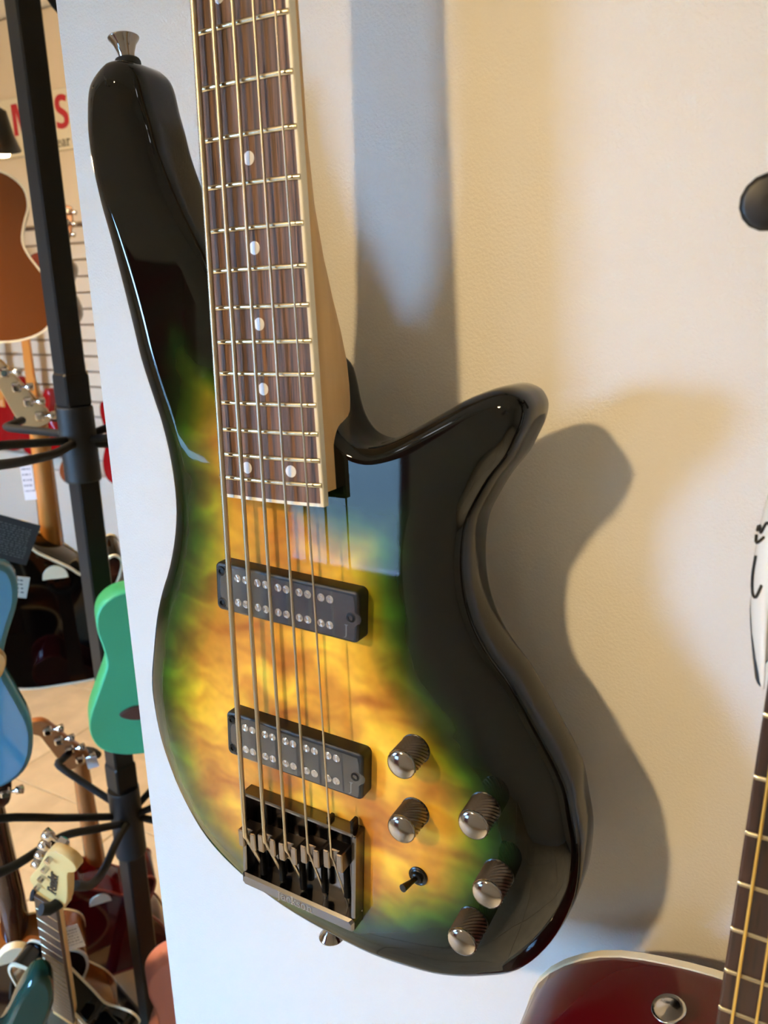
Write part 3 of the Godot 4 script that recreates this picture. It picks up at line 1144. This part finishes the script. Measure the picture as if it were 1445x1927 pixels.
		if o.get("head_kind", "inline") == "inline":
			for i in nt:
				var t := lerpf(0.16, 0.86, float(i) / (nt - 1))
				var ex := lerpf(0.60, 0.10, t) * nw0 * 1.15 * side * -1.0 * -1.0
				part("tuner", tmm, M.chrome, g, Transform3D(Basis(Vector3.UP, 0.0 if side > 0 else PI).scaled(Vector3(1, 1, 1.0 if side > 0 else -1.0)), Vector3((ex - side * 0.008) * cos(tilt) - t * hl * sin(tilt), ln + (ex - side * 0.008) * sin(tilt) + t * hl * cos(tilt), front - 0.022)))
		else:
			for i in nt:
				var s := 1.0 if i % 2 == 0 else -1.0
				var t := lerpf(0.25, 0.85, float(i / 2) / maxf(1.0, nt / 2 - 1))
				part("tuner", tmm, M.chrome, g, Transform3D(Basis(Vector3.BACK, 0.0 if s > 0 else PI), Vector3(s * nw0 * 0.72, ln + t * hl, front - 0.022)))
	return g

func red_acoustic() -> void:
	var rw := mat(Color.WHITE, 0.45)
	rw.albedo_texture = wood_tex(96, 384, Color(0.27, 0.15, 0.10), Color(0.15, 0.085, 0.06), 0.06, 0.004, 19, 0.5)
	rw.uv1_triplanar = true
	rw.uv1_scale = Vector3(12, 2, 12)
	M.rosewood = rw
	var red := mat(rgb(82, 10, 14), 0.09)
	var red2 := mat(rgb(92, 12, 14), 0.07)
	var br := mat(Color(0.86, 0.72, 0.40), 0.3, 1.0)
	# nut at y 1.707; fret 14 at the body
	var nut := Vector3(0.2702, 1.707, 0.117)
	var g := guitar("acoustic_guitar", "dark red acoustic guitar with cream binding and bronze strings hanging beside the sunburst bass", nut, Vector3(0.2702, 0.83, 0.117), Vector3.BACK, {"kind": "acoustic", "len": 0.513, "wide": 0.37, "thick": 0.072, "body": red2, "sides": red, "neck": mat(rgb(60, 18, 14), 0.2), "binding": M.cream, "frets": true, "strings": br, "scale": 0.648, "head_kind": "inline", "head_mat": M.gloss_black, "nut_wide": 0.045, "round": 0.003})
	# strap button on the shoulder next to the heel
	strap_button(g, Vector3(-0.047, 0.506, -0.034), Vector3(-0.25, 0.95, 0.12).normalized(), M.chrome)
	# hanger with rubber-coated prongs
	hanger(Vector3(0.2702, 1.715, 0.0), 0.105, 0.045, 0.012, "black rubber coated wall hanger holding the dark red acoustic guitar")
	hanger(Vector3(-0.0105, 2.262, 0.0), 0.072, 0.034, 0.010, "black rubber coated wall hanger holding the sunburst bass")

func hanger(at: Vector3, out: float, neck: float, rad: float, label: String) -> void:
	var h := thing("wall_hanger", label, "wall hanger", at)
	var pl := MB.new()
	var pp := rounded_rect(0.05, 0.09, 0.012, 4)
	pl.extrude(pp, [[0.0, 0.0], [0.010, 0.0], [0.014, 0.004]], -1)
	part("plate", pl, M.black, h)
	var ar := MB.new()
	ar.tube([Vector3(0, 0.03, 0.008), Vector3(0, 0.03, out - 0.045), Vector3(0, 0.03, out - 0.03)], 0.005, 10)
	part("rod", ar, M.black, h)
	for s in [-1.0, 1.0]:
		var y := MB.new()
		var p := path3([Vector3(0, 0.03, out - 0.032), Vector3(s * 0.02, 0.028, out - 0.034), Vector3(s * (neck / 2 + 0.006), 0.024, out - 0.030), Vector3(s * (neck / 2 + rad + 0.006), 0.015, out - 0.012), Vector3(s * (neck / 2 + rad + 0.0085), 0.013, out + 0.004), Vector3(s * (neck / 2 + rad + 0.0085), 0.013, out + 0.010), Vector3(s * (neck / 2 + rad + 0.0085), 0.013, out + 0.0125)], 4)
		var rs := []
		for k in p.size():
			var t := float(k) / (p.size() - 1)
			rs.append(rad * lerpf(0.55, 0.8, t) if t < 0.95 else (rad * 0.62 if t < 1.0 else rad * 0.2))
		y.tube(p, rs, 16)
		part("prong", y, M.black, h)

func rack() -> void:
	var at := Vector3(-0.911, 0.0, -0.537)
	var r := thing("guitar_stand", "tall black carousel guitar stand with a square post and foam arms", "guitar stand", at)
	var satin := mat(Color(0.065, 0.072, 0.08), 0.45, 0.2)
	var po := MB.new()
	po.xf = Transform3D(Basis(Vector3.UP, -0.22), Vector3.ZERO)
	po.box(Vector3(0, 1.17, 0), Vector3(0.042, 2.34, 0.042), 0.003)
	part("post", po, satin, r)
	var ft := MB.new()
	for k in 4:
		var a := TAU * k / 4 + 0.3
		ft.tube([Vector3(0, 0.05, 0), Vector3(0.40 * cos(a), 0.014, 0.40 * sin(a))], 0.014, 8)
	part("feet", ft, satin, r)
	for q in [[1.381, 1.519], [0.561, 0.722]]:
		var c := MB.new()
		c.lathe([[0.031, q[0]], [0.032, q[0] + 0.003], [0.032, q[1] - 0.003], [0.031, q[1]], [0.022, q[1]]], 24)
		part("collar", c, mat(Color(0.035, 0.037, 0.04), 0.55), r)
		var s := MB.new()
		s.xf = po.xf
		s.box(Vector3(0, q[1] + 0.03, 0), Vector3(0.047, 0.06, 0.047), 0.003)
		part("sleeve", s, satin, r)
	var arms := [
		# upper tier (points relative to the post)
		[Vector3(-0.02, 1.465, 0), Vector3(-0.08, 1.47, 0.015), Vector3(-0.151, 1.475, 0.031), Vector3(-0.165, 1.478, 0.01), Vector3(-0.190, 1.478, -0.03)],
		[Vector3(0, 1.46, 0.02), Vector3(0.02, 1.47, 0.10), Vector3(0.045, 1.483, 0.189), Vector3(0.08, 1.49, 0.30)],
		[Vector3(0.01, 1.455, 0.02), Vector3(0.06, 1.455, 0.10), Vector3(0.119, 1.467, 0.205), Vector3(0.166, 1.48, 0.277), Vector3(0.20, 1.49, 0.32)],
		[Vector3(0.01, 1.465, -0.02), Vector3(0.06, 1.50, -0.15), Vector3(0.09, 1.53, -0.28)],
		[Vector3(0.02, 1.46, 0), Vector3(0.14, 1.465, -0.06), Vector3(0.28, 1.47, -0.12)],
		[Vector3(0.02, 1.45, -0.01), Vector3(0.10, 1.44, -0.10), Vector3(0.18, 1.44, -0.22)],
		# lower tier
		[Vector3(-0.02, 0.67, 0), Vector3(-0.06, 0.72, 0.03), Vector3(-0.111, 0.775, 0.060), Vector3(-0.120, 0.778, 0.045), Vector3(-0.151, 0.762, -0.003)],
		[Vector3(-0.01, 0.66, 0.02), Vector3(-0.007, 0.74, 0.14), Vector3(-0.005, 0.825, 0.265), Vector3(-0.004, 0.84, 0.33)],
		[Vector3(0.01, 0.65, 0.02), Vector3(0.05, 0.72, 0.12), Vector3(0.086, 0.785, 0.217), Vector3(0.146, 0.845, 0.344), Vector3(0.165, 0.874, 0.40)],
		[Vector3(0.02, 0.65, 0.02), Vector3(0.060, 0.67, 0.08), Vector3(0.122, 0.690, 0.168), Vector3(0.19, 0.750, 0.25), Vector3(0.252, 0.832, 0.322)],
		[Vector3(0.01, 0.665, -0.02), Vector3(0.05, 0.75, -0.17), Vector3(0.06, 0.79, -0.24)],
		[Vector3(0.02, 0.66, 0), Vector3(0.12, 0.69, -0.10), Vector3(0.26, 0.72, -0.20)],
		[Vector3(0.02, 0.65, -0.01), Vector3(0.12, 0.63, -0.05), Vector3(0.26, 0.61, -0.10)],
		# top hook
		[Vector3(0.01, 2.24, -0.01), Vector3(0.03, 2.17, -0.03), Vector3(0.05, 2.145, -0.05), Vector3(0.10, 2.14, -0.10)],
	]
	for a in arms:
		var t := MB.new()
		t.tube(path3(a, 4), 0.0075, 10)
		part("arm", t, M.foam, r)
	# yokes under the two necks that show
	for q in [[Vector3(0.268, 0.856, 0.376), Vector3(0.9, 0.35, 0.42), Vector3(0.02, 0.0, 0.0)], [Vector3(-0.146, 0.742, -0.018), Vector3(0.62, 0, -0.78), Vector3.ZERO], [Vector3(-0.243, 1.468, -0.105), Vector3(0.62, 0, -0.78), Vector3.ZERO]]:
		var t := MB.new()
		var x: Vector3 = q[1].normalized()
		var z := x.cross(Vector3.UP)
		var pts := []
		for k in 13:
			var an := PI * k / 12.0
			pts.append(q[0] + x * 0.036 * cos(an) + Vector3(0, 0.006 if k in [0, 12] else 0.0, 0) - z * (0.042 * sin(an) - 0.020))
		t.tube(pts, 0.0085, 10)
		part("yoke", t, M.foam, r)

func background_guitars() -> void:
	var gl := func(c: Color) -> StandardMaterial3D: return mat(c, 0.08)
	var to_cam := Vector3(0.78, 0.0, 0.62)
	var mah := mat(rgb(108, 56, 22), 0.16)
	# hanging high on the left, back towards us
	guitar("acoustic_guitar", "orange brown acoustic guitar with cream binding hanging back outwards behind the black post", Vector3(-1.70, 2.40, -0.99), Vector3(-1.725, 1.602, -0.952), -to_cam, {"kind": "acoustic", "len": 0.432, "wide": 0.36, "thick": 0.09, "body": mah, "sides": mah, "neck": mat(rgb(84, 44, 22), 0.2), "binding": M.cream, "head_kind": "paired"})
	guitar("acoustic_guitar", "glossy dark brown acoustic guitar hanging by the slatted wall behind the orange one", Vector3(-2.055, 1.90, -1.508), Vector3(-2.088, 1.62, -1.468), Vector3(-0.5, 0, -0.85), {"kind": "acoustic", "len": 0.24, "wide": 0.20, "thick": 0.07, "body": gl.call(rgb(62, 24, 16)), "sides": gl.call(rgb(52, 26, 18)), "neck": mat(rgb(90, 50, 28), 0.2), "head_kind": "paired", "head": 0.12})
	# upper tier: black body seen from behind
	guitar("hollow_body_guitar", "glossy black cutaway guitar with amber maple neck and cream heel cap, its back outwards", Vector3(-1.150, 1.458, -0.639), Vector3(-1.357, 0.802, -0.780), -to_cam, {"kind": "single", "mirror": true, "len": 0.46, "wide": 0.33, "thick": 0.08, "body": M.gloss_black, "neck": M.maple_gloss, "binding": M.cream, "heel_cap": M.cream, "head_mat": mat(rgb(206, 170, 120), 0.3), "head": 0.16, "nut_wide": 0.038, "tuners": 4, "head_side": -1.0, "head_tilt": -0.36})
	# lower tier: dark red body
	guitar("hollow_body_guitar", "dark red cutaway guitar with brown neck, its back outwards, on the lower arms", Vector3(-1.054, 0.734, -0.550), Vector3(-1.194, 0.069, -0.663), -to_cam, {"kind": "single", "mirror": true, "len": 0.40, "wide": 0.29, "thick": 0.08, "body": gl.call(rgb(74, 5, 10)), "neck": mat(rgb(150, 88, 44), 0.25), "binding": mat(rgb(120, 40, 30), 0.4), "heel_cap": M.cream, "head_mat": mat(rgb(160, 96, 50), 0.3), "head": 0.16, "nut_wide": 0.034, "tuners": 4, "head_side": -1.0, "head_tilt": -0.36})
	# in front of the post
	var n12 := Vector3(-0.636, 0.867, -0.154)
	var b12 := Vector3(-0.950, 0.157, -0.350)
	var nat := guitar("electric_guitar", "natural maple headstock and neck guitar with black body edged in cream", n12, b12, Vector3(0.2, 0.1, 0.95), {"kind": "single", "len": 0.42, "wide": 0.30, "body": M.gloss_black, "neck": mat(rgb(222, 184, 116), 0.35), "binding": M.cream, "frets": true, "head": 0.165, "nut_wide": 0.040, "head_side": -1.0, "tuners": 4, "head_tilt": -0.1, "head_wide": 1.2})
	var ln := n12.distance_to(b12)
	part("logo", text("Fender", 0.021, true, true), mat(rgb(60, 52, 46), 0.5), nat, Transform3D(Basis(Vector3.BACK, PI / 2 - 0.12), Vector3(0.013, ln + 0.066, 0.0004)))
	var brown := mat(rgb(84, 48, 38), 0.5)
	guitar("ukulele", "seafoam green ukulele with brown bridge half hidden by the white wall", Vector3(-0.70, 1.48, -0.53), Vector3(-0.770, 0.872, -0.489), to_cam, {"kind": "ukulele", "category": "ukulele", "len": 0.336, "wide": 0.212, "thick": 0.06, "body": mat(rgb(66, 186, 140), 0.45), "neck": brown, "bridge": brown, "head_kind": "paired", "head": 0.1})
	guitar("electric_guitar", "pale sky blue electric guitar body hanging below the black printed card", Vector3(-0.95, 1.60, -0.28), Vector3(-1.001, 0.89, -0.222), -to_cam, {"kind": "strat", "len": 0.42, "wide": 0.31, "body": gl.call(rgb(86, 148, 180)), "neck": M.maple, "round": 0.008})
	guitar("acoustic_guitar", "dark brown acoustic guitar with cream edge standing low behind the natural neck", Vector3(-1.003, 0.80, -0.310), Vector3(-1.18, 0.02, -0.43), -to_cam, {"kind": "acoustic", "len": 0.46, "wide": 0.36, "thick": 0.09, "body": gl.call(rgb(38, 18, 12)), "sides": mat(rgb(120, 66, 22), 0.15), "neck": gl.call(rgb(52, 22, 12)), "binding": M.cream, "heel_cap": M.cream, "head_kind": "paired"})
	guitar("electric_guitar", "dark teal electric guitar body low beside the brown acoustic", Vector3(-0.74, 1.06, -0.14), Vector3(-0.845, 0.31, -0.085), -to_cam, {"kind": "strat", "len": 0.40, "wide": 0.26, "body": gl.call(rgb(20, 62, 54)), "neck": M.maple, "round": 0.008})
	guitar("ukulele", "shell pink ukulele with dark brown bridge low down at the foot of the post", Vector3(-0.715, 0.70, -0.545), Vector3(-0.755, 0.03, -0.503), to_cam, {"kind": "ukulele", "category": "ukulele", "len": 0.36, "wide": 0.22, "thick": 0.06, "body": mat(rgb(226, 150, 140), 0.45), "neck": brown, "bridge": mat(rgb(60, 34, 28), 0.5), "head": 0.08, "head_kind": "paired"})
	# on the slatted wall
	var red := gl.call(rgb(140, 8, 16))
	var front := Vector3(0.1, 0, 1)
	for q in [[-3.46, 1.62, 0.86, "red double-cut electric guitar with maple neck on the slatted wall, beside the post"], [-3.20, 1.62, 0.84, "red double-cut electric guitar with maple neck on the slatted wall, under the brown acoustic"], [-2.60, 1.55, 0.74, "bright red electric guitar on the slatted wall half behind the white partition"]]:
		guitar("electric_guitar", q[3], Vector3(q[0], q[1] + 0.2, -2.20), Vector3(q[0] - 0.02, q[2] + 0.2 - 0.12, -2.20), front, {"kind": "strat", "len": 0.42, "wide": 0.27, "body": red, "neck": mat(rgb(200, 130, 60), 0.3), "head": 0.15, "board": mat(rgb(200, 130, 60), 0.3)}, "")
	guitar("acoustic_guitar", "small brown acoustic guitar low on the slatted wall beside the lower collar of the post", Vector3(-2.955, 1.28, -2.20), Vector3(-2.985, 0.79, -2.20), front, {"kind": "acoustic", "len": 0.25, "wide": 0.20, "thick": 0.06, "body": mat(rgb(128, 66, 36), 0.2), "neck": mat(rgb(120, 70, 40), 0.3), "head_kind": "paired", "head": 0.14, "nut_wide": 0.032, "head_mat": M.gloss_black})

func text(s: String, size: float, serif := false, italic := false) -> TextMesh:
	var t := TextMesh.new()
	t.text = s
	var fo := SystemFont.new()
	fo.font_names = PackedStringArray(["Droid Serif" if serif else "Droid Sans"])
	fo.font_italic = italic
	fo.font_weight = 400 if serif else 800
	t.font = fo
	t.font_size = 64
	t.pixel_size = size / 64.0
	t.depth = 0.003
	return t

func print_lines(w: int, h: int, base: Color, ink: Color, s: int, rows: int) -> ImageTexture:
	var im := Image.create(w, h, false, Image.FORMAT_RGB8)
	im.fill(base)
	var rng := RandomNumberGenerator.new()
	rng.seed = s
	for r in rows:
		var y := int(h * (0.15 + 0.75 * r / rows))
		var x := int(w * 0.12)
		while x < w * 0.86:
			var n := rng.randi_range(3, 9)
			im.fill_rect(Rect2i(x, y, n, maxi(2, h / rows / 4)), ink)
			x += n + rng.randi_range(2, 5)
	return ImageTexture.create_from_image(im)

func card(called: String, label: String, c: Vector3, x: Vector3, y: Vector3, w: float, h: float, m: Material) -> void:
	x = x.normalized()
	y = (y - x * y.dot(x)).normalized()
	var mb := MB.new()
	mb.box(Vector3.ZERO, Vector3(w, h, 0.0012), 0.0)
	for k in range(0, mb.P.size()):
		mb.U[k] = Vector2(mb.P[k].x / w + 0.5, 0.5 - mb.P[k].y / h)
	var o := single(called, mb, m, label, "tag", Transform3D(Basis(x, y, x.cross(y)), c))

func small_things() -> void:
	# sign over the slats
	var sg := thing("shop_sign", "long cream sign with big red capitals above the slatted wall", "sign", Vector3(-2.78, 2.49, -2.25))
	var bo := MB.new()
	bo.box(Vector3(0, 0, 0), Vector3(1.22, 0.25, 0.02), 0.003)
	part("board", bo, mat(rgb(206, 196, 172), 0.6), sg)
	part("lettering", text("MUSIC", 0.185), mat(rgb(168, 26, 34), 0.5), sg, Transform3D(Basis(), Vector3(-0.075, 0.028, 0.011)))
	part("script", text("To hear", 0.055, true, true), mat(rgb(70, 66, 60), 0.6), sg, Transform3D(Basis(), Vector3(-0.09, -0.092, 0.011)))
	# pendant lamp beyond the post
	var lp := thing("pendant_lamp", "grey bell shaped pendant lamp with a glowing bulb by the sign", "lamp", Vector3(-1.83, 2.10, -1.16), Basis(Vector3(0.6, 0, -0.8), 0.35))
	var sh := MB.new()
	sh.lathe([[0.012, 0.13], [0.028, 0.12], [0.040, 0.06], [0.055, 0.02], [0.054, 0.02], [0.038, 0.06], [0.026, 0.115], [0.010, 0.124]], 24, true)
	part("shade", sh, mat(Color(0.10, 0.10, 0.09), 0.4), lp)
	var bu := MB.new()
	bu.lathe([[0.002, 0.0], [0.02, 0.004], [0.030, 0.018], [0.028, 0.036], [0.012, 0.06], [0.008, 0.08]], 20, true)
	var em := mat(Color.WHITE, 0.4)
	em.emission_enabled = true
	em.emission = Color(1.0, 0.86, 0.62)
	em.emission_energy_multiplier = 6.0
	part("bulb", bu, em, lp)
	var cd := MB.new()
	cd.tube([Vector3(0, 0.12, 0), Vector3(0.05, 0.84, 0.0)], 0.003, 6)
	part("cord", cd, M.black, lp)
	var ol := OmniLight3D.new()
	ol.name = "glow"
	lp.add_child(ol)
	ol.position = Vector3(0, -0.02, 0)
	ol.light_color = Color(1.0, 0.84, 0.58)
	ol.light_energy = 0.8
	ol.light_size = 0.03
	ol.omni_range = 10.0
	ol.omni_attenuation = 2.0
	ol.shadow_enabled = true
	# tags
	var t1 := mat(Color.WHITE, 0.6)
	t1.albedo_texture = print_lines(128, 128, rgb(34, 34, 34), rgb(110, 110, 106), 5, 14)
	card("hang_tag", "black printed card hanging in front of the black guitar", Vector3(-1.0, 1.285, -0.43), Vector3(0.62, -0.45, -0.75), Vector3(0.2, 1, 0), 0.085, 0.085, t1)
	var t2 := mat(Color.WHITE, 0.6)
	t2.albedo_texture = print_lines(96, 64, rgb(196, 190, 176), rgb(70, 70, 74), 8, 4)
	card("hang_tag", "cream printed label below the black card", Vector3(-1.085, 1.165, -0.472), Vector3(0.62, -0.28, -0.75), Vector3(0.1, 1, 0), 0.07, 0.045, t2)
	var t3 := mat(Color.WHITE, 0.7)
	t3.albedo_texture = print_lines(64, 96, rgb(226, 226, 232), rgb(130, 130, 150), 12, 6)
	card("price_tag", "white handwritten price tag tied to the natural maple neck", Vector3(-0.704, 0.70, -0.229), Vector3(0.7, 0.1, -0.7), Vector3(0.25, 1, 0), 0.026, 0.055, t3)
	card("price_tag", "white price tag lying along the amber neck of the black guitar", Vector3(-1.222, 1.332, -0.648), Vector3(0.74, 0, -0.66), Vector3(0.1, 1, 0), 0.024, 0.10, t3)
	card("price_tag", "small white price tag tied below the brown headstock of the dark red guitar", Vector3(-1.000, 0.752, -0.540), Vector3(0.66, 0.1, -0.75), Vector3(0.3, 1, 0), 0.022, 0.030, M.paper)
	# low dark bench along the slatted wall
	var bn := thing("display_bench", "low dark display bench against the back wall", "bench", Vector3(-2.7, 0.0, -2.05))
	var tp := MB.new()
	tp.box(Vector3(0, 0.33, 0), Vector3(1.8, 0.04, 0.40), 0.004)
	part("top", tp, mat(rgb(62, 50, 40), 0.5), bn)
	for x in [-0.85, 0.0, 0.85]:
		var lg := MB.new()
		lg.box(Vector3(x, 0.155, 0), Vector3(0.05, 0.31, 0.36), 0.004)
		part("leg", lg, mat(rgb(52, 42, 34), 0.6), bn)
	# big curled tag beside the red guitar's neck
	curled_tag()

func curled_tag() -> void:
	var t := thing("price_tag", "large curled white tag with black marker writing beside the red guitar neck", "tag", Vector3(0.2362, 1.5, 0.09))
	var mb := MB.new()
	var rings := []
	for k in 15:
		var y := lerpf(0.045, 0.14, k / 14.0)
		var bulge := sin(PI * k / 14.0)
		var r := PackedVector3Array()
		for i in 9:
			var a := lerpf(-1.2, 1.2, i / 8.0)
			var rad := 0.006 + 0.006 * bulge
			r.append(Vector3(0.010 - rad * cos(a), y, 0.016 * sin(a)))
		for i in range(8, -1, -1):
			var a := lerpf(-1.2, 1.2, i / 8.0)
			var rad := 0.0054 + 0.006 * bulge
			r.append(Vector3(0.010 - rad * cos(a), y, 0.0155 * sin(a)))
		rings.append(r)
	mb.loft(rings)
	part("card", mb, mat(rgb(226, 224, 216), 0.25), t)
	var ink := mat(Color(0.02, 0.02, 0.02), 0.4)
	# point on the outside of the card: height y, angle a round the curl
	var on := func(y: float, a: float) -> Vector3:
		var rad: float = 0.0064 + 0.006 * sin(PI * clampf((y - 0.045) / 0.095, 0.0, 1.0))
		return Vector3(0.010 - rad * cos(a), y, 0.0163 * sin(a))
	for st in [[[0.108, -0.1], [0.107, 0.1], [0.110, 0.3], [0.108, 0.5], [0.113, 0.7], [0.112, 1.0]], [[0.105, 0.1], [0.103, 0.35], [0.107, 0.7]], [[0.098, 0.45], [0.090, 0.40], [0.083, 0.48], [0.082, 0.7], [0.088, 0.9]]]:
		var pts := []
		for q in st:
			pts.append(on.call(q[0], q[1]))
		var m2 := MB.new()
		m2.tube(path3(pts, 4), 0.0006, 6)
		part("marker_stroke", m2, ink, t)
	var lo := MB.new()
	var lr := []
	for k in 7:
		var y := lerpf(0.0452, 0.078, k / 6.0)
		var r := PackedVector3Array()
		for i in 6:
			r.append(on.call(y, lerpf(-0.4, lerpf(0.95, -0.2, k / 6.0), i / 5.0)))
		for i in range(5, -1, -1):
			r.append(on.call(y, lerpf(-0.4, lerpf(0.95, -0.2, k / 6.0), i / 5.0)) * Vector3(1, 1, 0.985) + Vector3(0.0005, 0, 0))
		lr.append(r)
	lo.loft(lr)
	part("black_print", lo, ink, t)
